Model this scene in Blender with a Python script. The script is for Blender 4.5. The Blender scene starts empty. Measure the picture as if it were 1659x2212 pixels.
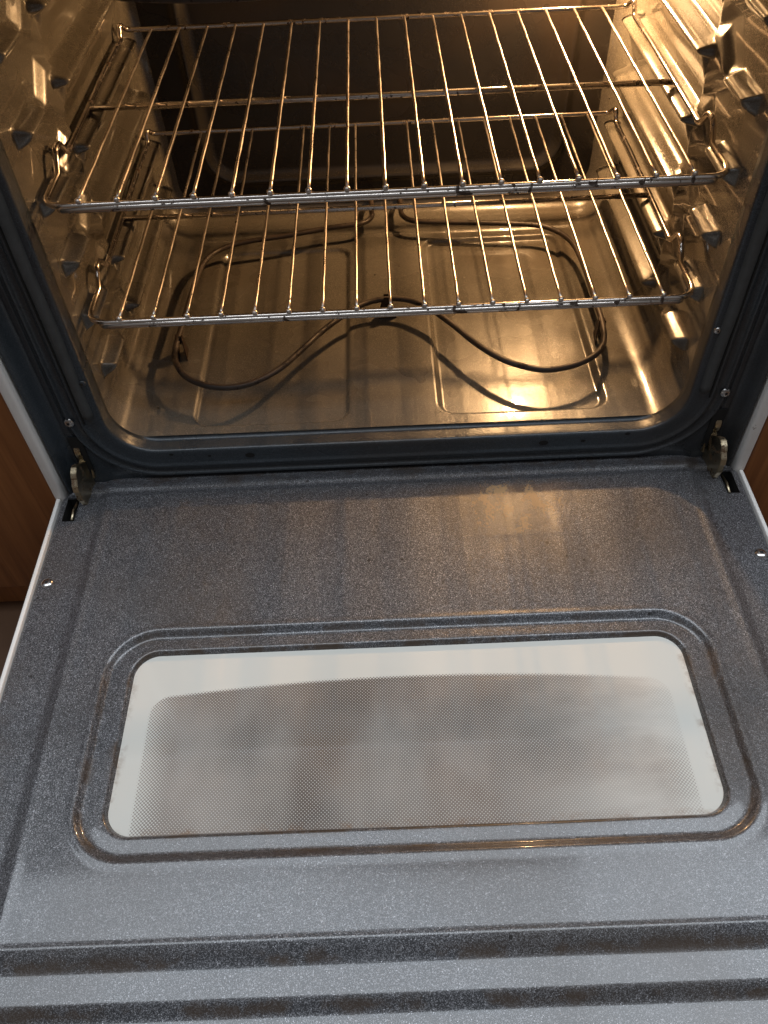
import bpy, math, random
import numpy as np
from mathutils import Matrix, Vector, Euler
R_ = math.radians
sc = bpy.context.scene
random.seed(4)

# ------------------------------------------------------------------ camera
CAM = Vector((-0.00967, -0.60855, 0.66001))
rot = Euler((0.70612, 0, 0.01292), 'XYZ').to_matrix() @ Matrix.Rotation(-0.05204, 3, 'Z')
cd = bpy.data.cameras.new('camera'); cam = bpy.data.objects.new('camera', cd)
sc.collection.objects.link(cam)
cam.matrix_world = Matrix.Translation(CAM) @ rot.to_4x4()
cd.sensor_fit = 'VERTICAL'; cd.sensor_height = 36.0; cd.lens = 1756.28 / 2212 * 36
cd.clip_start = 0.01; cd.clip_end = 60
sc.camera = cam

# ------------------------------------------------------------------ world, lamps, exposure
w = bpy.data.worlds.new('World'); sc.world = w; w.use_nodes = True
wn = w.node_tree; bg = wn.nodes['Background']
tc = wn.nodes.new('ShaderNodeTexCoord'); sx = wn.nodes.new('ShaderNodeSeparateXYZ')
rp = wn.nodes.new('ShaderNodeValToRGB')
wn.links.new(tc.outputs['Generated'], sx.inputs[0]); wn.links.new(sx.outputs['Z'], rp.inputs[0])
rp.color_ramp.elements[0].position = 0.0; rp.color_ramp.elements[0].color = (0.14, 0.12, 0.105, 1)
rp.color_ramp.elements[1].position = 0.9; rp.color_ramp.elements[1].color = (0.40, 0.41, 0.44, 1)
wn.links.new(rp.outputs[0], bg.inputs[0]); bg.inputs[1].default_value = 0.55

def area(name, loc, target, size, size_y, power, col, spread=None):
    l = bpy.data.lights.new(name, 'AREA'); l.shape = 'RECTANGLE'; l.size = size; l.size_y = size_y
    l.energy = power; l.color = col
    if spread: l.spread = spread
    o = bpy.data.objects.new(name, l); sc.collection.objects.link(o)
    o.location = loc
    o.rotation_euler = (Vector(target) - Vector(loc)).to_track_quat('-Z', 'Y').to_euler()
    return o
area('kitchen_daylight', (1.485, -0.15, 2.3), (1.485, -0.1499, 0), 1.83, 0.95, 30, (0.84, 0.92, 1.0))
area('room_daylight', (-0.515, -0.225, 2.3), (-0.515, -0.2249, 0), 2.17, 1.05, 31, (0.84, 0.92, 1.0))
LAMP_W = 29.0
sc.view_settings.view_transform = 'Standard'; sc.view_settings.look = 'None'
sc.view_settings.exposure = 0.0; sc.view_settings.gamma = 1.0
sc.cycles.use_denoising = True
sc.cycles.max_bounces = 10; sc.cycles.diffuse_bounces = 4; sc.cycles.glossy_bounces = 4
sc.cycles.caustics_reflective = False; sc.cycles.blur_glossy = 0.6
sc.cycles.sample_clamp_indirect = 3.0; sc.cycles.use_adaptive_sampling = False

# ------------------------------------------------------------------ materials
def mat(name):
    m = bpy.data.materials.new(name); m.use_nodes = True
    return m, m.node_tree, m.node_tree.nodes['Principled BSDF']
def N(t, kind, **kw):
    n = t.nodes.new(kind)
    for k, v in kw.items(): setattr(n, k, v)
    return n
def setin(n, d):
    for k, v in d.items(): n.inputs[k].default_value = v
def math_(t, op, a, b=None, c=None, clamp=False):
    n = N(t, 'ShaderNodeMath', operation=op, use_clamp=clamp)
    for i, v in enumerate((a, b, c)):
        if v is None: continue
        if hasattr(v, 'node'): t.links.new(v, n.inputs[i])
        else: n.inputs[i].default_value = v
    return n.outputs[0]
def mixc(t, f, a, b, mode='MIX'):
    n = N(t, 'ShaderNodeMix', data_type='RGBA', blend_type=mode)
    for i, v in ((0, f), (6, a), (7, b)):
        if hasattr(v, 'node'): t.links.new(v, n.inputs[i])
        else: n.inputs[i].default_value = v if i == 0 else (*v, 1)
    return n.outputs[2]
def ramp(t, f, lo, hi, a=0.0, b=1.0):
    n = N(t, 'ShaderNodeMapRange'); n.clamp = True
    t.links.new(f, n.inputs[0]); setin(n, {1: lo, 2: hi, 3: a, 4: b}); return n.outputs[0]
def noise(t, co, scale, detail=3, rough=0.5, dist=0.0):
    n = N(t, 'ShaderNodeTexNoise'); t.links.new(co, n.inputs['Vector'])
    setin(n, {'Scale': scale, 'Detail': detail, 'Roughness': rough, 'Distortion': dist}); return n.outputs[0]
def voro(t, co, scale, rnd=1.0, dim='3D'):
    n = N(t, 'ShaderNodeTexVoronoi', voronoi_dimensions=dim); t.links.new(co, n.inputs['Vector'])
    setin(n, {'Scale': scale, 'Randomness': rnd}); return n
def mapping(t, co, scale=(1, 1, 1), rotz=0.0, loc=(0, 0, 0)):
    n = N(t, 'ShaderNodeMapping'); t.links.new(co, n.inputs[0])
    n.inputs['Scale'].default_value = scale; n.inputs['Rotation'].default_value = (0, 0, rotz)
    n.inputs['Location'].default_value = loc; return n.outputs[0]

def enamel(name, base, speck, amount=0.16, rough=0.24, peel=0.25, sp_scale=950, grease=0.35, residue=False, stain=(0.05, 0.032, 0.018), coat=0.0, coat_rough=0.05, flake=0.75, wave=1.6):
    m, t, b = mat(name)
    co = N(t, 'ShaderNodeTexCoord').outputs['Object']
    v1 = voro(t, co, sp_scale)
    sep = N(t, 'ShaderNodeSeparateColor'); t.links.new(v1.outputs['Color'], sep.inputs[0])
    m1 = math_(t, 'GREATER_THAN', sep.outputs[0], 1 - amount)
    br = math_(t, 'MULTIPLY_ADD', sep.outputs[1], 0.75, 0.25)
    core = ramp(t, v1.outputs['Distance'], 0.25, 0.6, 1, 0)
    m1 = math_(t, 'MULTIPLY', math_(t, 'MULTIPLY', m1, br), core)
    v2 = voro(t, co, sp_scale * 2.1)
    sep2 = N(t, 'ShaderNodeSeparateColor'); t.links.new(v2.outputs['Color'], sep2.inputs[0])
    m2 = math_(t, 'MULTIPLY', math_(t, 'GREATER_THAN', sep2.outputs[0], 0.72), 0.35)
    mm = math_(t, 'MAXIMUM', m1, m2)
    big = noise(t, co, 7, 4, 0.6)
    c0 = mixc(t, ramp(t, big, 0.35, 0.7), tuple(x * 0.8 for x in base), tuple(x * 1.15 for x in base))
    st = noise(t, mapping(t, co, (1, 1, 1), 0, (3.1, 1.7, 0.3)), 5.5, 2, 0.45)
    stm = ramp(t, st, 0.50, 0.74, 0, 0.55)
    c1 = mixc(t, mm, c0, speck)
    c1 = mixc(t, stm, c1, stain)
    # tiny burnt crumbs
    v3 = voro(t, co, 60)
    s3 = N(t, 'ShaderNodeSeparateColor'); t.links.new(v3.outputs['Color'], s3.inputs[0])
    dot = math_(t, 'MULTIPLY', math_(t, 'GREATER_THAN', s3.outputs[0], 0.88), math_(t, 'LESS_THAN', v3.outputs['Distance'], math_(t, 'MULTIPLY_ADD', s3.outputs[2], 0.08, 0.02)))
    c1 = mixc(t, dot, c1, (0.006, 0.004, 0.003))
    rr = ramp(t, noise(t, co, 14, 2, 0.5), 0.3, 0.75, rough * (1 - grease), rough * (1 + grease))
    if residue:
        ga = N(t, 'ShaderNodeAttribute'); ga.attribute_name = 'grime'
        gn = noise(t, mapping(t, co, (1, 1, 1), 0, (0.7, 4.1, 0)), 26, 6, 0.68)
        gm = math_(t, 'MULTIPLY', ramp(t, math_(t, 'MULTIPLY_ADD', ga.outputs['Fac'], 0.08, gn), 0.53, 0.64, 0, 0.85), ga.outputs['Fac'])
        c1 = mixc(t, gm, c1, (0.045, 0.026, 0.013))
        # scorched, rubbed-off patch near the hinge side of the door
        sep3 = N(t, 'ShaderNodeSeparateXYZ'); t.links.new(co, sep3.inputs[0])
        dx = math_(t, 'DIVIDE', math_(t, 'SUBTRACT', sep3.outputs[0], 0.122), 0.055)
        dy = math_(t, 'DIVIDE', math_(t, 'ADD', sep3.outputs[1], 0.042), 0.042)
        rad = math_(t, 'ADD', math_(t, 'MULTIPLY', dx, dx), math_(t, 'MULTIPLY', dy, dy))
        fall = ramp(t, rad, 0.1, 1.0, 1, 0)
        nn = math_(t, 'MULTIPLY_ADD', noise(t, mapping(t, co, (1, 0.6, 1)), 60, 2, 0.5), 0.55, math_(t, 'MULTIPLY', noise(t, mapping(t, co, (1, 0.7, 1)), 330, 4, 0.7), 0.45))
        rm = ramp(t, math_(t, 'MULTIPLY_ADD', fall, 0.07, nn), 0.572, 0.600, 0, 0.75)
        rm = math_(t, 'MULTIPLY', rm, ramp(t, fall, 0.0, 0.2))
        c1 = mixc(t, rm, c1, (0.42, 0.27, 0.13))
        rr = math_(t, 'ADD', rr, math_(t, 'MULTIPLY', rm, 0.4))
    t.links.new(c1, b.inputs['Base Color'])
    t.links.new(math_(t, 'ADD', rr, math_(t, 'MULTIPLY', stm, 0.08)), b.inputs['Roughness'])
    b.inputs['Specular IOR Level'].default_value = 0.62
    b.inputs['Coat Weight'].default_value = coat; b.inputs['Coat Roughness'].default_value = coat_rough
    t.links.new(math_(t, 'MULTIPLY', mm, flake), b.inputs['Metallic'])
    bp = N(t, 'ShaderNodeBump'); bp.inputs['Strength'].default_value = peel; bp.inputs['Distance'].default_value = 0.0006
    hh = math_(t, 'ADD', noise(t, co, 330, 3, 0.6), math_(t, 'MULTIPLY', noise(t, co, 22, 3, 0.5), wave))
    t.links.new(math_(t, 'ADD', hh, math_(t, 'MULTIPLY', mm, 0.5)), bp.inputs['Height'])
    t.links.new(bp.outputs[0], b.inputs['Normal'])
    return m

M_DOOR = enamel('door_enamel', (0.025, 0.0255, 0.029), (0.52, 0.52, 0.55), 0.14, 0.36, 0.40, 1020, 0.10, residue=True, coat=0.65, coat_rough=0.08, flake=0.48)
M_CAV = enamel('cavity_enamel', (0.105, 0.094, 0.078), (0.30, 0.27, 0.22), 0.13, 0.26, 0.18, 900, 0.35, stain=(0.07, 0.045, 0.022), coat=0.9, flake=0.25, wave=0.5)
M_BACK_SHADED = enamel('back_enamel_shaded', (0.018, 0.016, 0.015), (0.05, 0.045, 0.04), 0.10, 0.28, 0.25, 900, 0.35)  # cavity enamel darkened: the back wall's lack of lamp light is painted in
M_FRAME = enamel('frame_enamel', (0.022, 0.029, 0.036), (0.14, 0.16, 0.18), 0.12, 0.30, 0.30, 1000, 0.3)

def metal(name, col, rough, spots=0.0, spot_col=(0.012, 0.008, 0.006), scale=90, metallic=1.0):
    m, t, b = mat(name)
    co = N(t, 'ShaderNodeTexCoord').outputs['Object']
    n1 = noise(t, co, scale, 5, 0.7); n2 = noise(t, co, 18, 4, 0.6)
    c = mixc(t, ramp(t, n2, 0.3, 0.7), tuple(x * 0.75 for x in col), col)
    rr = ramp(t, n2, 0.3, 0.8, rough * 0.7, rough * 1.4)
    b.inputs['Metallic'].default_value = metallic
    if spots > 0:
        sm = ramp(t, n1, 0.66 - spots, 0.69 - spots)
        c = mixc(t, sm, c, spot_col)
        t.links.new(math_(t, 'SUBTRACT', metallic, math_(t, 'MULTIPLY', sm, 0.9)), b.inputs['Metallic'])
        rr = math_(t, 'ADD', rr, math_(t, 'MULTIPLY', sm, 0.35))
    t.links.new(c, b.inputs['Base Color']); t.links.new(rr, b.inputs['Roughness'])
    bp = N(t, 'ShaderNodeBump'); bp.inputs['Strength'].default_value = 0.25; bp.inputs['Distance'].default_value = 0.0004
    t.links.new(noise(t, co, 260, 3, 0.6), bp.inputs['Height']); t.links.new(bp.outputs[0], b.inputs['Normal'])
    return m
M_ROD = metal('chrome_rod', (0.76, 0.69, 0.63), 0.17, 0.075, (0.045, 0.024, 0.013))
M_ROD_DIRTY = metal('burnt_chrome_rod', (0.78, 0.74, 0.71), 0.16, 0.075, scale=170)
M_WIRE = metal('chrome_wire', (0.80, 0.71, 0.63), 0.34, 0.06, scale=140)
M_ELEM = metal('element_sheath', (0.052, 0.037, 0.029), 0.5, 0.10, (0.02, 0.012, 0.008), 60, 0.12)
M_BRKT = metal('bracket_steel', (0.05, 0.03, 0.02), 0.55, 0.05, metallic=0.5)
M_HINGE = metal('hinge_steel', (0.52, 0.43, 0.29), 0.32, 0.10, (0.10, 0.055, 0.025), 70)
M_SCREW = metal('screw_steel', (0.66, 0.64, 0.62), 0.26, 0.02)

def plain(name, col, rough, var=0.15, scale=20, bump=0.1, spec=0.5, chips=False):
    m, t, b = mat(name)
    co = N(t, 'ShaderNodeTexCoord').outputs['Object']
    n = noise(t, co, scale, 5, 0.6)
    c = mixc(t, ramp(t, n, 0.3, 0.7), tuple(x * (1 - var) for x in col), tuple(min(1, x * (1 + var)) for x in col))
    if chips:
        ch = math_(t, 'MULTIPLY', ramp(t, noise(t, co, 130, 5, 0.75), 0.66, 0.70), ramp(t, noise(t, co, 9, 2, 0.5), 0.45, 0.6))
        c = mixc(t, ch, c, (0.20, 0.14, 0.09))
    t.links.new(c, b.inputs['Base Color'])
    t.links.new(ramp(t, n, 0.2, 0.8, rough * 0.8, rough * 1.2), b.inputs['Roughness'])
    b.inputs['Specular IOR Level'].default_value = spec
    bp = N(t, 'ShaderNodeBump'); bp.inputs['Strength'].default_value = bump; bp.inputs['Distance'].default_value = 0.001
    t.links.new(noise(t, co, scale * 12, 3, 0.6), bp.inputs['Height']); t.links.new(bp.outputs[0], b.inputs['Normal'])
    return m
M_WHITE = plain('white_paint', (0.82, 0.79, 0.75), 0.32, 0.05, 15, 0.12, chips=True)
M_GASKET = plain('gasket_rubber', (0.060, 0.062, 0.062), 0.5, 0.2, 60, 0.5)
M_BLACK = plain('dark_gap', (0.008, 0.007, 0.006), 0.8, 0.2, 40, 0.2)
M_FLOOR = plain('floor_board', (0.10, 0.05, 0.025), 0.5, 0.3, 6, 0.2)

def wood(name, a, b_):
    m, t, b = mat(name)
    co = N(t, 'ShaderNodeTexCoord').outputs['Object']
    g = noise(t, mapping(t, co, (38, 38, 1.6)), 1.0, 6, 0.65, 0.6)
    f = noise(t, mapping(t, co, (260, 260, 6)), 1.0, 4, 0.7)
    c = mixc(t, ramp(t, g, 0.32, 0.68), a, b_)
    c = mixc(t, ramp(t, f, 0.52, 0.75, 0, 0.4), c, tuple(x * 0.55 for x in a))
    t.links.new(c, b.inputs['Base Color']); b.inputs['Roughness'].default_value = 0.42
    bp = N(t, 'ShaderNodeBump'); bp.inputs['Strength'].default_value = 0.2; bp.inputs['Distance'].default_value = 0.0006
    t.links.new(f, bp.inputs['Height']); t.links.new(bp.outputs[0], b.inputs['Normal'])
    return m
M_WOOD = wood('cabinet_wood', (0.21, 0.075, 0.024), (0.42, 0.17, 0.058))

def glass_frit():
    """window pane: white frit border that breaks up into a halftone of dots"""
    m, t, b = mat('frit_glass')
    co = N(t, 'ShaderNodeTexCoord').outputs['Object']
    s = N(t, 'ShaderNodeSeparateXYZ'); t.links.new(co, s.inputs[0]); X, Y = s.outputs[0], s.outputs[1]
    P = 0.00215
    v = voro(t, mapping(t, co, (1 / P, 1 / P, 0), R_(45)), 1.0, 0.0, '2D')
    D = v.outputs['Distance']
    ax = math_(t, 'ABSOLUTE', X)
    dx = math_(t, 'SUBTRACT', 0.234, ax)
    arch = math_(t, 'MULTIPLY', math_(t, 'MULTIPLY', X, X), 0.24)
    dy = math_(t, 'SUBTRACT', math_(t, 'SUBTRACT', -0.2375, arch), Y)
    r = 0.016
    qx = math_(t, 'MAXIMUM', math_(t, 'SUBTRACT', r, dx), 0); qy = math_(t, 'MAXIMUM', math_(t, 'SUBTRACT', r, dy), 0)
    q = math_(t, 'SQRT', math_(t, 'ADD', math_(t, 'MULTIPLY', qx, qx), math_(t, 'MULTIPLY', qy, qy)))
    corner = math_(t, 'SUBTRACT', r, q)
    d = math_(t, 'MINIMUM', corner, math_(t, 'MINIMUM', dx, dy))
    side = ramp(t, dx, 0.0, 0.026, 0.46, 0.20)
    top = ramp(t, d, -0.003, 0.0022, 0.76, 0.20)
    rad = math_(t, 'MAXIMUM', side, top)
    fr = ramp(t, math_(t, 'SUBTRACT', rad, D), -0.035, 0.035)
    smear = noise(t, co, 6, 4, 0.6)
    clear = mixc(t, ramp(t, smear, 0.35, 0.65), (0.130, 0.108, 0.095), (0.270, 0.232, 0.205))
    sm2 = noise(t, mapping(t, co, (1, 1, 1), 0, (5, 2, 0)), 9, 3, 0.5)
    clear = mixc(t, ramp(t, sm2, 0.52, 0.75, 0, 0.6), clear, (0.17, 0.11, 0.075))
    # milky room reflection painted into the pane colour, strongest towards the right
    refl_haze = math_(t, 'MULTIPLY', ramp(t, X, 0.07, 0.225), ramp(t, noise(t, mapping(t, co, (1, 2.2, 1), 0.2, (9, 2, 0)), 7, 4, 0.55), 0.36, 0.58, 0.45, 1.0))
    refl_haze = math_(t, 'MAXIMUM', refl_haze, ramp(t, noise(t, mapping(t, co, (1, 0.35, 1), 0.1, (2, 8, 0)), 11, 3, 0.5), 0.52, 0.72, 0, 0.22))
    clear = mixc(t, refl_haze, clear, (0.58, 0.55, 0.50))
    white = mixc(t, ramp(t, noise(t, co, 4, 3, 0.5), 0.3, 0.7), (0.60, 0.59, 0.54), (0.68, 0.67, 0.62))
    # brown bake-on where the pane meets the frame
    ey = math_(t, 'MINIMUM', math_(t, 'ADD', Y, 0.3728), math_(t, 'SUBTRACT', 0.2543, ax))
    c = mixc(t, fr, clear, white)
    edge = math_(t, 'MULTIPLY', ramp(t, ey, 0.0, 0.006, 1, 0), ramp(t, noise(t, co, 60, 5, 0.7), 0.5, 0.7, 0, 0.6))
    c = mixc(t, edge, c, (0.20, 0.10, 0.04))
    t.links.new(c, b.inputs['Base Color'])
    t.links.new(math_(t, 'MULTIPLY_ADD', refl_haze, 0.16, 0.025), b.inputs['Roughness'])
    b.inputs['Specular IOR Level'].default_value = 0.75
    return m
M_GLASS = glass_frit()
mb, tb, bb = mat('lamp_glass')
bb.inputs['Base Color'].default_value = (1, .8, .5, 1)
bb.inputs['Emission Color'].default_value = (1.0, 0.58, 0.255, 1); bb.inputs['Emission Strength'].default_value = 5
M_BULB = mb; mb.cycles.emission_sampling = 'NONE'

# ------------------------------------------------------------------ helpers
def link(name, me, m, parent=None, smooth=True):
    if m is not None:
        for mm in (m if isinstance(m, (list, tuple)) else [m]): me.materials.append(mm)
    if smooth: me.polygons.foreach_set('use_smooth', np.ones(len(me.polygons), dtype=bool))
    me.update()
    o = bpy.data.objects.new(name, me); sc.collection.objects.link(o)
    if parent is not None: o.parent = parent
    return o
def mesh_from(name, V, F):
    me = bpy.data.meshes.new(name); me.from_pydata([tuple(map(float, v)) for v in V], [], F); me.validate(); return me
def grid_mesh(name, P, keep=None, close=False):
    """P: (n, m, 3) vertices; keep: (n-1, m-1) mask"""
    n, k = P.shape[:2]
    idx = np.arange(n * k).reshape(n, k)
    if close: idx = np.concatenate([idx, idx[:, :1]], 1)
    q = np.stack([idx[:-1, :-1], idx[:-1, 1:], idx[1:, 1:], idx[1:, :-1]], -1)
    q = q[keep] if keep is not None else q.reshape(-1, 4)
    me = bpy.data.meshes.new(name); V = P.reshape(-1, 3).astype(np.float32)
    me.vertices.add(len(V)); me.vertices.foreach_set('co', V.ravel())
    me.loops.add(q.size); me.loops.foreach_set('vertex_index', q.astype(np.int32).ravel())
    me.polygons.add(len(q)); me.polygons.foreach_set('loop_start', np.arange(0, q.size, 4, dtype=np.int32))
    me.update(calc_edges=True); me.validate(); return me
def tube(name, pts, r, m, parent=None, res=12, closed=False, caps=True, beads=()):
    pts = [Vector(p) for p in pts]; n = len(pts); V = []; F = []
    up = None
    for i, p in enumerate(pts):
        a = pts[(i - 1) % n] if (closed or i) else p; b = pts[(i + 1) % n] if (closed or i < n - 1) else p
        t = (b - a).normalized()
        if up is None: up = t.orthogonal().normalized()
        up = (up - t * up.dot(t)).normalized(); s = t.cross(up)
        rr = r[i] if isinstance(r, (list, tuple)) else r
        for k in range(res):
            an = 2 * math.pi * k / res; V.append(p + (up * math.cos(an) + s * math.sin(an)) * rr)
    for i in range(n if closed else n - 1):
        j = (i + 1) % n
        for k in range(res):
            F.append((i * res + k, i * res + (k + 1) % res, j * res + (k + 1) % res, j * res + k))
    if caps and not closed:
        F.append(tuple(range(res))[::-1]); F.append(tuple((n - 1) * res + k for k in range(res)))
    for c, br in beads:                       # weld blobs
        o = len(V); nu, nv = 10, 6
        for a in range(nv + 1):
            for k in range(nu):
                th = math.pi * a / nv; ph = 2 * math.pi * k / nu
                V.append(Vector(c) + br * Vector((math.sin(th) * math.cos(ph), math.sin(th) * math.sin(ph), math.cos(th) * .8)))
        for a in range(nv):
            for k in range(nu):
                F.append((o + a * nu + k, o + (a + 1) * nu + k, o + (a + 1) * nu + (k + 1) % nu, o + a * nu + (k + 1) % nu))
    me = bpy.data.meshes.new(name); me.from_pydata([tuple(v) for v in V], [], F)
    return link(name, me, m, parent)
def smooth_path(pts, sub=6):
    """Catmull-Rom"""
    P = [Vector(p) for p in pts]; out = []
    for i in range(len(P) - 1):
        p0 = P[max(i - 1, 0)]; p1 = P[i]; p2 = P[i + 1]; p3 = P[min(i + 2, len(P) - 1)]
        for k in range(sub):
            t = k / sub
            out.append(0.5 * ((2 * p1) + (p2 - p0) * t + (2 * p0 - 5 * p1 + 4 * p2 - p3) * t * t + (-p0 + 3 * p1 - 3 * p2 + p3) * t ** 3))
    out.append(P[-1]); return out
def fillet(pts, r, seg=6, closed=False):
    P = [Vector(p) for p in pts]; out = []; n = len(P)
    for i in range(n):
        if not closed and i in (0, n - 1): out.append(P[i]); continue
        a, b, c = P[i - 1], P[i], P[(i + 1) % n]
        d1 = (a - b); d2 = (c - b); rr = min(r, d1.length * .49, d2.length * .49)
        s = b + d1.normalized() * rr; e = b + d2.normalized() * rr
        for k in range(seg + 1):
            t = k / seg; out.append(s * (1 - t) ** 2 + b * 2 * t * (1 - t) + e * t * t)
    return out
def box(name, lo, hi, m, parent=None, bev=0.0, seg=3):
    import bmesh
    bm = bmesh.new(); bmesh.ops.create_cube(bm, size=1)
    for v in bm.verts:
        v.co = Vector([(lo[i] + hi[i]) / 2 + v.co[i] * (hi[i] - lo[i]) for i in range(3)])
    if bev: bmesh.ops.bevel(bm, geom=bm.edges[:], offset=bev, segments=seg, affect='EDGES', profile=0.5)
    me = bpy.data.meshes.new(name); bm.to_mesh(me); bm.free()
    o = link(name, me, m, parent, smooth=bool(bev))
    return o
def extrude_poly(name, poly, axis_x, th, m, parent=None, bev=0.0006):
    """polygon in (y, z) thickened along x"""
    import bmesh
    bm = bmesh.new(); vs = [bm.verts.new((axis_x - th / 2, y, z)) for y, z in poly]
    f = bm.faces.new(vs); r = bmesh.ops.extrude_face_region(bm, geom=[f])
    for v in r['geom']:
        if isinstance(v, bmesh.types.BMVert): v.co.x += th
    bmesh.ops.recalc_face_normals(bm, faces=bm.faces)
    if bev: bmesh.ops.bevel(bm, geom=bm.edges[:], offset=bev, segments=2, affect='EDGES')
    me = bpy.data.meshes.new(name); bm.to_mesh(me); bm.free(); return link(name, me, m, parent, smooth=False)
def empty(name, label=None, cat=None, group=None, loc=(0, 0, 0)):
    o = bpy.data.objects.new(name, None); sc.collection.objects.link(o); o.location = loc
    o.empty_display_size = 0.05
    if label: o['label'] = label
    if cat: o['category'] = cat
    if group: o['group'] = group
    return o
def ss(x, a, b):
    t = np.clip((x - a) / (b - a), 0, 1); return t * t * (3 - 2 * t)
def sd_rr(x, y, x0, x1, y0, y1, r):
    cx, cy = (x0 + x1) / 2, (y0 + y1) / 2
    qx = np.abs(x - cx) - (x1 - x0) / 2 + r; qy = np.abs(y - cy) - (y1 - y0) / 2 + r
    return np.hypot(np.maximum(qx, 0), np.maximum(qy, 0)) + np.minimum(np.maximum(qx, qy), 0) - r
def sd_poly(x, y, pts):
    d = np.full(x.shape, 1e9); s = np.ones(x.shape); n = len(pts)
    for i in range(n):
        ax, ay = pts[i]; bx, by = pts[i - 1]
        ex, ey = bx - ax, by - ay; wx, wy = x - ax, y - ay
        t = np.clip((wx * ex + wy * ey) / (ex * ex + ey * ey), 0, 1)
        d = np.minimum(d, (wx - ex * t) ** 2 + (wy - ey * t) ** 2)
        c1 = y >= ay; c2 = y < by; c3 = ex * wy > ey * wx
        flip = (c1 & c2 & c3) | (~c1 & ~c2 & ~c3); s = np.where(flip, -s, s)
    return s * np.sqrt(d)
def rrect(hx, z0, z1, R, nb=240, ns=200, nt=60, nc=18):
    """closed loop starting bottom left going +x; returns (x, z, tag) tag 0 bottom, 1 right, 2 top, 3 left, -1 corner"""
    xs, zs, tg, nx, nz = [], [], [], [], []
    def add(x, z, t, a, b):
        xs.append(x); zs.append(z); tg.append(t); nx.append(a); nz.append(b)
    def arc(cx, cz, a0):
        for k in range(1, nc):
            a = a0 + math.pi / 2 * k / nc; add(cx + R * math.cos(a), cz + R * math.sin(a), -1, math.cos(a), math.sin(a))
    for k in range(nb + 1): add(-hx + R + (2 * hx - 2 * R) * k / nb, z0, 0, 0, -1)
    arc(hx - R, z0 + R, -math.pi / 2)
    for k in range(ns + 1): add(hx, z0 + R + (z1 - z0 - 2 * R) * k / ns, 1, 1, 0)
    arc(hx - R, z1 - R, 0)
    for k in range(nt + 1): add(hx - R - (2 * hx - 2 * R) * k / nt, z1, 2, 0, 1)
    arc(-hx + R, z1 - R, math.pi / 2)
    for k in range(ns + 1): add(-hx, z1 - R - (z1 - z0 - 2 * R) * k / ns, 3, -1, 0)
    arc(-hx + R, z0 + R, math.pi)
    return tuple(np.array(a) for a in (xs, zs, tg, nx, nz))

# ================================================================== the oven
oven = empty('oven', 'white kitchen range with dark speckled enamel oven, its drop-down door wide open', 'oven')
Z0, Z1, HX, RC = 0.040, 0.505, 0.3050, 0.047
WX, FZ, TZ, BY = 0.3110, 0.044, 0.515, 0.492
LEVELS = [0.0635 * k + 0.1235 for k in range(-1, 6)]
LEVELS = [0.062, 0.1245, 0.1865, 0.248, 0.3090, 0.371, 0.433]

def wall_height(y, z):
    """inward stamping of the side walls: a raised field, five shelf bars and the stop pads in front of them"""
    h = np.zeros_like(y)
    for L in LEVELS[1:]:
        # under every ledge the wall leans back outward (saw-tooth section), cut off by a steep front face
        t = (L - 0.0085 - z)
        saw = 0.0190 * np.clip(1 - t / 0.047, 0, 1) * ss(t, -0.0005, 0.0045)
        saw = saw * ss(y, 0.186 + 0.10 * np.clip(t, 0, .05), 0.196 + 0.12 * np.clip(t, 0, .05)) * (1 - ss(y, 0.455, 0.474))
        h = np.maximum(h, saw)
        bar = sd_rr(y, z, 0.183, 0.462, L - 0.0215, L - 0.0072, 0.0068)
        h = np.maximum(h, 0.0222 * np.sqrt(np.clip(ss(-bar, -0.0015, 0.0068), 0, 1)))
        web = sd_poly(y, z, [(0.108, L - 0.008), (0.150, L - 0.012), (0.178, L + 0.010), (0.205, L + 0.004), (0.205, L - 0.062), (0.170, L - 0.040), (0.130, L - 0.022), (0.108, L - 0.026)])
        h = np.maximum(h, 0.0068 * ss(-web, -0.004, 0.012))
        low = ss(z, L - 0.026, L - 0.012)
        pad = sd_poly(y, z, [(0.079, L - 0.0100), (0.126, L - 0.0085), (0.146, L - 0.018), (0.132, L - 0.027), (0.079, L - 0.0245)])
        h = np.maximum(h, (0.0105 + 0.0055 * low) * np.sqrt(np.clip(ss(-pad, -0.002, 0.0060), 0, 1)))
    return h
def floor_height(x, y):
    h = np.zeros_like(x)
    for (x0, x1, y0, y1) in ((-0.2275, -0.0495, 0.051, 0.403), (0.0475, 0.2365, 0.0545, 0.412)):
        d = sd_rr(x, y, x0, x1, y0, y1, 0.02)
        h -= 0.0062 * ss(-d, 0.0004, 0.0064)
    # dished outward to the walls, slight warp of the sheet
    h += 0.0006 * np.sin(x * 23 + 1) * np.sin(y * 17)
    # welded crossbar ridge near the back
    h += 0.0025 * ss(-sd_rr(x, y, -0.26, 0.26, 0.425, 0.432, 0.003), 0, 0.003)
    return h

ys = np.concatenate([np.linspace(0.0395, 0.470, 226), 0.470 + 0.022 * np.sin(np.linspace(0, math.pi / 2, 10)[1:])])
rows = []
for y in ys:
    t = 0 if y <= 0.470 else 1 - math.sqrt(max(0, 1 - ((y - 0.470) / 0.022) ** 2)); ins = 0.022 * t
    X, Z, T, nx, nz = rrect(WX - ins, FZ + ins, TZ - ins, 0.040 - ins * .3)
    h = np.zeros_like(X); yy = np.full_like(X, y)
    fade = ss(y, 0.040, 0.05) * (1 - ss(y, 0.468, 0.485)) if y > 0 else 1
    sd = (T == 1) | (T == 3)
    h = np.where(sd, wall_height(yy, Z) * (1 - ss(yy, 0.468, 0.480)), 0)
    h = np.where(T == 0, floor_height(X, yy) * (1 - ss(yy, 0.46, 0.470)), h)
    rows.append(np.stack([X - nx * h, yy, Z - nz * h], -1))
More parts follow.
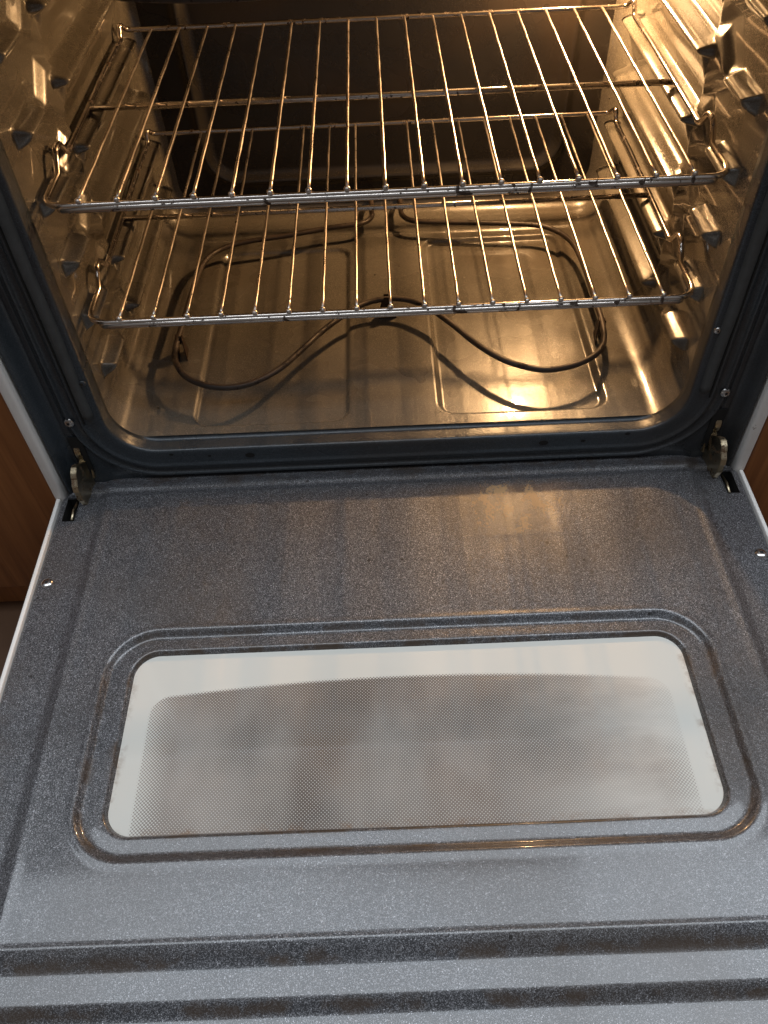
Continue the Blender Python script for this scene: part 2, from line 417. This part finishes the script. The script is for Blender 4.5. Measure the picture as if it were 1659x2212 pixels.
    # dented sheet, so that highlights wander
P = np.stack(rows)
wob = 0.0004 * np.sin(P[..., 1] * 31 + P[..., 2] * 40) * np.sin(P[..., 2] * 57 + 2) * (np.abs(P[..., 0]) > 0.27)
P[..., 0] += wob
link('cavity_liner', grid_mesh('cavity_liner', P[:, ::-1], close=True), M_CAV, oven)
gx, gz = np.meshgrid(np.linspace(-0.305, 0.305, 245), np.linspace(0.050, 0.510, 187))
d = sd_rr(gx, gz, -0.250, 0.250, 0.092, 0.440, 0.05)
gy = BY - 0.0055 * np.exp(-((d + 0.006) / 0.0050) ** 2)
gy = gy + 0.003 * ss(-d, 0.012, 0.02)
link('back_panel', grid_mesh('back_panel', np.stack([gx, gy, gz], -1)), M_BACK_SHADED, oven)

# front frame: rings round the mouth
prof = [(0, .0400), (0, .0340), (0, .0280), (0, .0235), (.0004, .0218), (.0014, .0205), (.003, .0200), (.010, .0200), (.0178, .0202), (.0195, .0196),
        (.0208, .0186), (.0222, .0180), (.0236, .0184), (.0248, .0200), (.0256, .0218), (.0270, .0226), (.0320, .0226), (.0334, .0216),
        (.0342, .0200), (.0354, .0190), (.0366, .0191), (.0378, .0204), (.0388, .0224), (.0400, .0232)]
rows = []
s1 = rrect(WX, FZ, TZ, 0.042, 60, 50, 30, 16)
rows.append(np.stack([s1[0], np.full_like(s1[0], 0.0402), s1[1]], -1))
for dd, y in prof:
    X, Z, T, nx, nz = rrect(HX + dd, Z0 - dd, Z1 + dd, RC + dd, 60, 50, 30, 16)
    rows.append(np.stack([X, np.full_like(X, y), Z], -1))
for s in np.linspace(0.08, 1, 10):
    # out to the rectangle of the face
    tx = (0.3505 - np.abs(X)) / np.maximum(np.abs(nx), 1e-6); tz = np.where(nz < 0, (Z + 0.09), (0.56 - Z)) / np.maximum(np.abs(nz), 1e-6)
    tt = np.minimum(tx, tz) * s
    rows.append(np.stack([X + nx * tt, np.full_like(X, 0.0232 - 0.002 * min(1, s * 4)), Z + nz * tt], -1))
link('front_frame', grid_mesh('front_frame', np.stack(rows), close=True), M_FRAME, oven)
for s in (-1, 1):
    pr = [(0.3500, .0212), (0.3520, .0220), (0.3535, .0216), (0.3555, .0195), (0.3585, .0130), (0.3620, .0060), (0.3645, .0030), (0.3662, .0030), (0.3672, .0050), (0.3674, .0200)]
    zz = np.linspace(-0.09, 0.56, 30)
    G = np.array([[(s * a, b, z) for a, b in pr] for z in zz])
    if s < 0: G = G[:, ::-1]
    link('frame_flange', grid_mesh('frame_flange', G), M_FRAME, oven)
    box('side_panel', (min(s * .3690, s * .3815), -0.004, -0.235), (max(s * .3690, s * .3815), 0.62, 0.60), M_WHITE, oven, 0.0035, 4)
    # gasket strip lying in the frame channel, ends just above the corner
    xs_ = [s * .3120, s * .3130, s * .3155, s * .3195, s * .3225, s * .3240]
    G = []
    for z in np.linspace(0.094, 0.495, 60):
        wv = 0.0005 * math.sin(z * 40)
        G.append([(xs_[0] + wv, .0202, z), (xs_[1] + wv, .0172, z), (xs_[2] + wv, .0152, z), (xs_[3] + wv, .0148, z), (xs_[4] + wv, .0168, z), (xs_[5] + wv, .0202, z)])
    G = np.array(G)
    if s < 0: G = G[:, ::-1]
    G = np.concatenate([[G.mean(1, keepdims=True).repeat(6, 1)[0] * [1, 1, 0] + [0, 0, 0.094]], G])
    g = link('gasket', grid_mesh('gasket', G), M_GASKET, oven)
    g['label'] = 'black rubber door gasket strip beside the oven mouth'
    box('gasket_shade_strip', (min(s * .3242, s * .3262), .0185, .085), (max(s * .3242, s * .3262), .0206, .50), M_BLACK, oven)  # black strip standing in for the shaded gap beside the gasket
# upper body: manifold panel and cooktop above the mouth
box('front_rail', (-.368, .012, .560), (.368, .060, .598), M_WHITE, oven, .004)
box('cooktop', (-.381, -.02, .6005), (.381, .62, .625), M_WHITE, oven, .006)
box('rear_casing', (-.366, .50, -.2), (.366, .61, .598), M_BLACK, oven)

def screw(name, loc, r, nrm, parent, m=M_SCREW):
    """domed head with a square socket"""
    V = []; F = []; res = 24
    prof = [(1.0, 0.0), (0.99, .12), (.9, .26), (.7, .38), (.45, .45), (.30, .46)]
    for (a, b) in prof:
        for k in range(res):
            an = 2 * math.pi * k / res; V.append((a * r * math.cos(an), a * r * math.sin(an), b * r))
    for i in range(len(prof) - 1):
        for k in range(res): F.append((i * res + k, i * res + (k + 1) % res, (i + 1) * res + (k + 1) % res, (i + 1) * res + k))
    mats = [0] * len(F)
    o = len(V); q = .23 * r; h = .47 * r
    last = (len(prof) - 1) * res
    c = len(V); V.append((0, 0, .462 * r))
    for k in range(res): F.append((last + k, last + (k + 1) % res, c)); mats.append(0)
    o = len(V)
    for x, y in ((-q, -q), (q, -q), (q, q), (-q, q)): V.append((x, y, h + .0001))
    F.append((o, o + 1, o + 2, o + 3)); mats.append(1)
    me = bpy.data.meshes.new(name); me.from_pydata(V, [], F)
    ob = link(name, me, [m, M_BLACK], parent)
    me.polygons.foreach_set('material_index', mats)
    ob.matrix_local = Matrix.Translation(loc) @ Vector(nrm).to_track_quat('Z', 'Y').to_matrix().to_4x4()
    return ob
screw('screw', (-.3412, .0208, .0868), .0058, (0, -1, 0.05), oven)
screw('screw', (.3410, .0208, .0893), .0058, (0, -1, 0.05), oven)
for s, z in ((-1, .139), (1, .170)):
    screw('gasket_screw', (s * .3100, .0196, z), .0036, (0, -1, 0), oven, M_FRAME if s < 0 else M_SCREW)
# punched holes in the lower lip
for x, z, r in ((-.161, .0285, .0042), (-.246, .0345, .0020), (-.205, .030, .0016), (.160, .028, .0042), (.203, .0285, .0022), (.250, .0365, .0024)):
    n = 20; V = [(x + r * 1.25 * math.cos(2 * math.pi * k / n), .0197, z + r * .8 * math.sin(2 * math.pi * k / n)) for k in range(n)]
    link('punched_hole', mesh_from('punched_hole', V, [tuple(range(n))]), M_BLACK, oven)

# hinges
poly = [(.0204, .0523), (.030, .0475), (.0362, .036), (.0380, .004), (.030, -.008), (-.012, -.009), (-.0190, .010), (-.0184, .0205),
        (-.0200, .0225), (-.0176, .0300), (-.0130, .0345), (-.0120, .0375), (-.0088, .0412), (-.0050, .0425), (-.0030, .0440), (.0012, .0429), (.0085, .0380), (.0150, .0330), (.0188, .0305),
        (.0200, .0330), (.0180, .0375), (.0172, .0430), (.0182, .0480)]
for s in (-1, 1):
    h = extrude_poly('hinge', poly, s * .3450, .0062, M_HINGE, oven)
    lk = extrude_poly('hinge_link', [(.022, .055), (.034, .050), (.036, .012), (.024, .002), (.016, .006), (.020, .018), (.024, .03)], s * .3385, .002, M_HINGE, h)
    # rivet
    r_ = screw('rivet', (s * .3374, .0235, .0145), .0036, (-s, 0, 0), h, M_HINGE)
    # slot in the frame from which the hinge comes out, with the burnt rim round it
    box('hinge_opening', (min(s * .3360, s * .3500), .0196, .012), (max(s * .3360, s * .3500), .0206, .066), M_BLACK, oven)

# ---------------------------------------------------------------- bake element
EL = [(-0.0189, 0.4900), (-0.0189, 0.4492), (-0.0192, 0.4345), (-0.0332, 0.4187), (-0.0767, 0.4109), (-0.1331, 0.3964), (-0.1778, 0.3878), (-0.2086, 0.378), (-0.2312, 0.3597), (-0.2424, 0.333), (-0.2472, 0.2922), (-0.2497, 0.2458), (-0.2513, 0.212), (-0.253, 0.1797), (-0.2535, 0.1546), (-0.2486, 0.1332), (-0.2358, 0.1108), (-0.2192, 0.0974), (-0.2014, 0.0898), (-0.179, 0.0876), (-0.1554, 0.095), (-0.1286, 0.1162), (-0.1052, 0.1477), (-0.0827, 0.1803), (-0.0582, 0.2096), (-0.0368, 0.2297), (-0.0142, 0.2393), (0.0084, 0.2404), (0.0297, 0.2326), (0.0511, 0.2131), (0.0737, 0.1817), (0.0975, 0.1451), (0.1257, 0.1139), (0.1548, 0.0977), (0.1774, 0.0942), (0.2072, 0.1022), (0.2312, 0.119), (0.244, 0.1433), (0.2483, 0.1781), (0.2486, 0.2196), (0.249, 0.2685), (0.248, 0.3101), (0.2429, 0.3487), (0.2264, 0.3785), (0.1979, 0.3955), (0.1236, 0.4068), (0.0547, 0.4150), (0.0329, 0.4225), (0.0238, 0.4354), (0.0221, 0.4481), (0.0221, 0.4900)]
EZ = 0.068
el = tube('bake_element', smooth_path([(x, y, EZ) for x, y in EL], 5), 0.0035, M_ELEM, oven, 12)
for (x, y, ang) in ((-.2515, .178, 0.1), (.2478, .175, -0.1), (-.0035, .2400, math.pi / 2)):
    import bmesh
    bm = bmesh.new(); w_, t_ = .0115, .0010
    for a in (-1, 1):     # two tapering legs and a clip hook
        vs = [bm.verts.new(v) for v in ((a * .0045, -w_, .0435 - EZ), (a * .0045, w_, .0435 - EZ), (a * .0030, .0035, .0052), (a * .0030, -.0035, .0052))]
        f = bm.faces.new(vs); r = bmesh.ops.extrude_face_region(bm, geom=[f])
        for v in r['geom']:
            if isinstance(v, bmesh.types.BMVert): v.co.x += a * t_
    vs = [bm.verts.new(v) for v in ((-.0042, -.0038, -.0040), (.0042, -.0038, -.0040), (.0042, .0038, -.0040), (-.0042, .0038, -.0040))]
    bm.faces.new(vs)
    bmesh.ops.recalc_face_normals(bm, faces=bm.faces)
    me = bpy.data.meshes.new('bracket'); bm.to_mesh(me); bm.free()
    b_ = link('bracket', me, M_BRKT, el, smooth=False); b_.location = (x, y, EZ); b_.rotation_euler = (0, 0, ang)

tube('broil_element', smooth_path([(-.02, .49, .462), (-.03, .44, .458), (-.20, .42, .456), (-.238, .36, .456), (-.238, .14, .456), (-.200, .082, .456), (-.092, .066, .456), (0, .10, .456),
     (.092, .066, .456), (.200, .082, .456), (.238, .14, .456), (.238, .36, .456), (.20, .42, .456), (.03, .44, .458), (.02, .49, .462)], 8), .0036, M_ELEM, oven, 12)
# ---------------------------------------------------------------- oven lamp
LP = Vector((.222, .462, .402))
sock = tube('lamp_socket', [LP + Vector((0, .032, 0)), LP + Vector((0, .012, 0))], [.022, .019], M_SCREW, oven, 24)
import bmesh
bm = bmesh.new(); bmesh.ops.create_uvsphere(bm, u_segments=24, v_segments=14, radius=.0085)
me = bpy.data.meshes.new('light_bulb'); bm.to_mesh(me); bm.free()
bl = link('light_bulb', me, M_BULB, sock); bl.location = LP
pl = bpy.data.lights.new('oven_bulb_light', 'POINT'); pl.energy = LAMP_W; pl.color = (1.0, 0.58, 0.255); pl.shadow_soft_size = 0.0115
plo = bpy.data.objects.new('oven_bulb_light', pl); sc.collection.objects.link(plo); plo.location = LP

# ================================================================== the door
door = empty('oven_door'); door.parent = oven
XW = .3735
U = np.linspace(-1, 1, 560); Yd = np.concatenate([np.linspace(-.565, .0225, 430)])
uu, yy = np.meshgrid(U, Yd)
half = np.where(yy < -.006, XW, XW - (yy + .006) * (XW - .3520) / .0285)
xx = uu * half
z = np.zeros_like(xx)
z -= .0035 * ss(np.abs(xx), .3180, .3320) * ss(yy, -.47, -.44)                 # low margins down both sides
z -= .0030 * ss(np.abs(xx), XW - .004, XW) ** 2
z += .0012 * np.exp(-((np.abs(xx) - .3180) / .005) ** 2) * ss(yy, -.46, -.42) * (1 - ss(yy, -.04, -.01))
z -= .0025 * ss(yy, .0080, .0190)
z -= .0012 * ss(yy, -.006, -.001) - .0012 * ss(yy, .001, .006)
do = sd_rr(xx, yy, -.2815, .2815, -.3965, -.1830, .047)
di = sd_rr(xx, yy, -.2590, .2590, -.3775, -.2025, .026)
z += .0006 * np.exp(-((do - .002) / .003) ** 2)
z -= .0052 * ss(-do, -.001, .0062)
z += .0007 * ss(-do, .006, .020)
z -= .0075 * ss(-di, .0002, .0052)
# rolled front ridges of the door
z -= .0074 * ss(-yy, .4570, .4745)
z += .0006 * np.exp(-((yy + .4565) / .002) ** 2)
z -= .0060 * ss(-yy, .4915, .5050)
z -= .0060 * ss(-yy, .545, .560)
z += .0004 * np.sin(xx * 14 + 1) * np.sin(yy * 21)                          # sheet is never quite flat
xc, yc = (xx[:-1, :-1] + xx[1:, 1:]) / 2, (yy[:-1, :-1] + yy[1:, 1:]) / 2
keep = sd_rr(xc, yc, -.2543, .2543, -.3728, -.2072, .0215) > -.004
slot = (np.abs(xc) > .3515) & (np.abs(xc) < .3650) & (yc > -.0365) & (yc < -.0045)
keep &= ~slot
dl = link('door_liner', grid_mesh('door_liner', np.stack([xx, yy, z], -1), keep), M_DOOR, door)
gr = np.maximum(np.exp(-((do + .004) / .005) ** 2) * .7, np.exp(-((di + .002) / .005) ** 2))
gr = np.maximum(gr, .85 * np.exp(-((yy + .469) / .006) ** 2)); gr = np.maximum(gr, .85 * np.exp(-((yy + .499) / .006) ** 2))
gr = np.maximum(gr, .8 * ss(np.abs(xx), .33, .37) * ss(-yy, .1, .4)); gr = np.maximum(gr, .6 * ss(yy, -.004, .010))
at = dl.data.attributes.new('grime', 'FLOAT', 'POINT'); at.data.foreach_set('value', gr.ravel().astype(np.float32))
# the pane
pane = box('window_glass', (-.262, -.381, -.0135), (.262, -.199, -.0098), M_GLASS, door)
pane['label'] = 'clear door window with white border fading into fine white dots'
# white outer skin of the door
for s in (-1, 1):
    V = [(s * .3740, -.57, -.0015), (s * .3785, -.57, -.0015), (s * .3785, -.0055, -.0015), (s * .3740, -.0055, -.0015)]
    box('door_edge', (min(s * .3738, s * .3782), -.57, -.034), (max(s * .3738, s * .3782), -.0050, -.0012), M_WHITE, door, .0012, 2)
box('door_outer_panel', (-.3736, -.57, -.046), (.3736, -.004, -.0320), M_WHITE, door)
for s in (-1, 1):
    # hinge slot well
    x0, x1 = sorted((s * .3510, s * .3655))
    V = []
    for zz_ in (-.0030, -.022):
        V += [(x0, -.0370, zz_), (x1, -.0370, zz_), (x1, -.0040, zz_), (x0, -.0040, zz_)]
    F = [(4, 5, 6, 7), (0, 1, 5, 4), (1, 2, 6, 5), (2, 3, 7, 6), (3, 0, 4, 7)]
    link('hinge_slot', mesh_from('hinge_slot', V, F), M_BLACK, door, smooth=False)
    tube('slot_rod', [(s * .3560, -.034, -.006), (s * .3575, -.020, -.0065), (s * .3560, -.006, -.008)], .0016, M_HINGE, door, 8)
screw('door_screw', (-.3612, -.1190, -.0036), .0062, (0, 0, 1), door)
screw('door_screw', (.3612, -.1190, -.0036), .0062, (0, 0, 1), door)

# ================================================================== racks
YF, YB, PITCH = 0.0580, 0.4544, 0.0332
def make_rack(L, xo, label):
    r = empty('oven_rack', label, 'oven rack', 'chrome wire racks in the oven', (xo, YF, L))
    xr = .2985; zr = -.0045
    side = [(xr, 0, zr), (xr, .058, zr), (xr + .001, .074, .0115), (xr + .001, .0865, .0115), (xr, .100, -.0042), (xr + .002, .30, -.0042), (xr + .0015, .378, -.0048),
            (xr + .0008, .3850, .0105), (xr - .004, YB - YF, -.0002)]
    loop = side + [(-x, y, z_) for x, y, z_ in reversed(side)]
    P_ = []
    pts = fillet(loop, .006, 5, closed=True)
    # rounder front corners
    big = fillet([side[1], (xr, 0, zr), (-xr, 0, zr), (-side[1][0], side[1][1], zr)], .021, 9)
    mid = fillet(side[1:] + [(-x, y, z_) for x, y, z_ in reversed(side[1:])], .0055, 5)
    path = mid + big[1:-1][::-1]
    n = len(path)
    tube('frame_rod', path, .0029, M_ROD, r, 12, closed=True)
    tube('cross_rail', [(-xr - .001, .196, -.0052), (xr + .001, .196, -.0052)], .0032, M_ROD_DIRTY, r, 12)
    tube('front_rail', [(-.2860, -.0012, -.0072), (-.2845, -.0012, -.0072), (-.2815, -.0012, -.0072), (.2815, -.0012, -.0072), (.2845, -.0012, -.0072), (.2860, -.0012, -.0072)], [.0008, .0024, .0036, .0036, .0024, .0008], M_ROD, r, 16)
    rnd = random.Random(int(L * 1e4))
    for k in range(17):
        x = (k - 8) * PITCH
        pts = []
        for q in range(25):
            t = q / 24; pts.append((x + .00015 * math.sin(q * 1.9 + k), .0002 + t * (YB - YF - .001), -.0002 + .0002 * math.sin(q * 1.3 + k)))
        tube('wire', pts, .00150 * rnd.uniform(.97, 1.05), M_WIRE, r, 8, beads=[((x, -.0005, .0002), .0030)])
    return r
make_rack(.3092, -.0024, 'upper chrome wire rack resting on the fourth ledge, nearer the top of the oven')
make_rack(.1869, -.0014, 'lower chrome wire rack, below the other one and just above the heating element')

# ================================================================== cabinets and floor
for s in (-1, 1):
    lab = 'dark brown wooden cabinet left of the oven' if s < 0 else 'orange brown pine cabinet right of the oven'
    c = empty('kitchen_cabinet', lab, 'cabinet', 'wooden cabinets beside the oven', (s * .385, .004, -.235))
    x0, x1 = sorted((0, s * .60))
    box('cabinet_door', (x0 + .002, 0, .06), (x1, .020, .80), M_WOOD, c, .002)
    box('carcass', (x0, .0205, .0), (x1, .58, .84), M_WOOD, c)
    box('countertop', (x0, -.025, .842), (x1, .60, .875), M_WHITE, c, .004)
fl = box('kitchen_floor', (-2, -2, -.26), (2, .62, -.2352), M_FLOOR); fl['kind'] = 'structure'
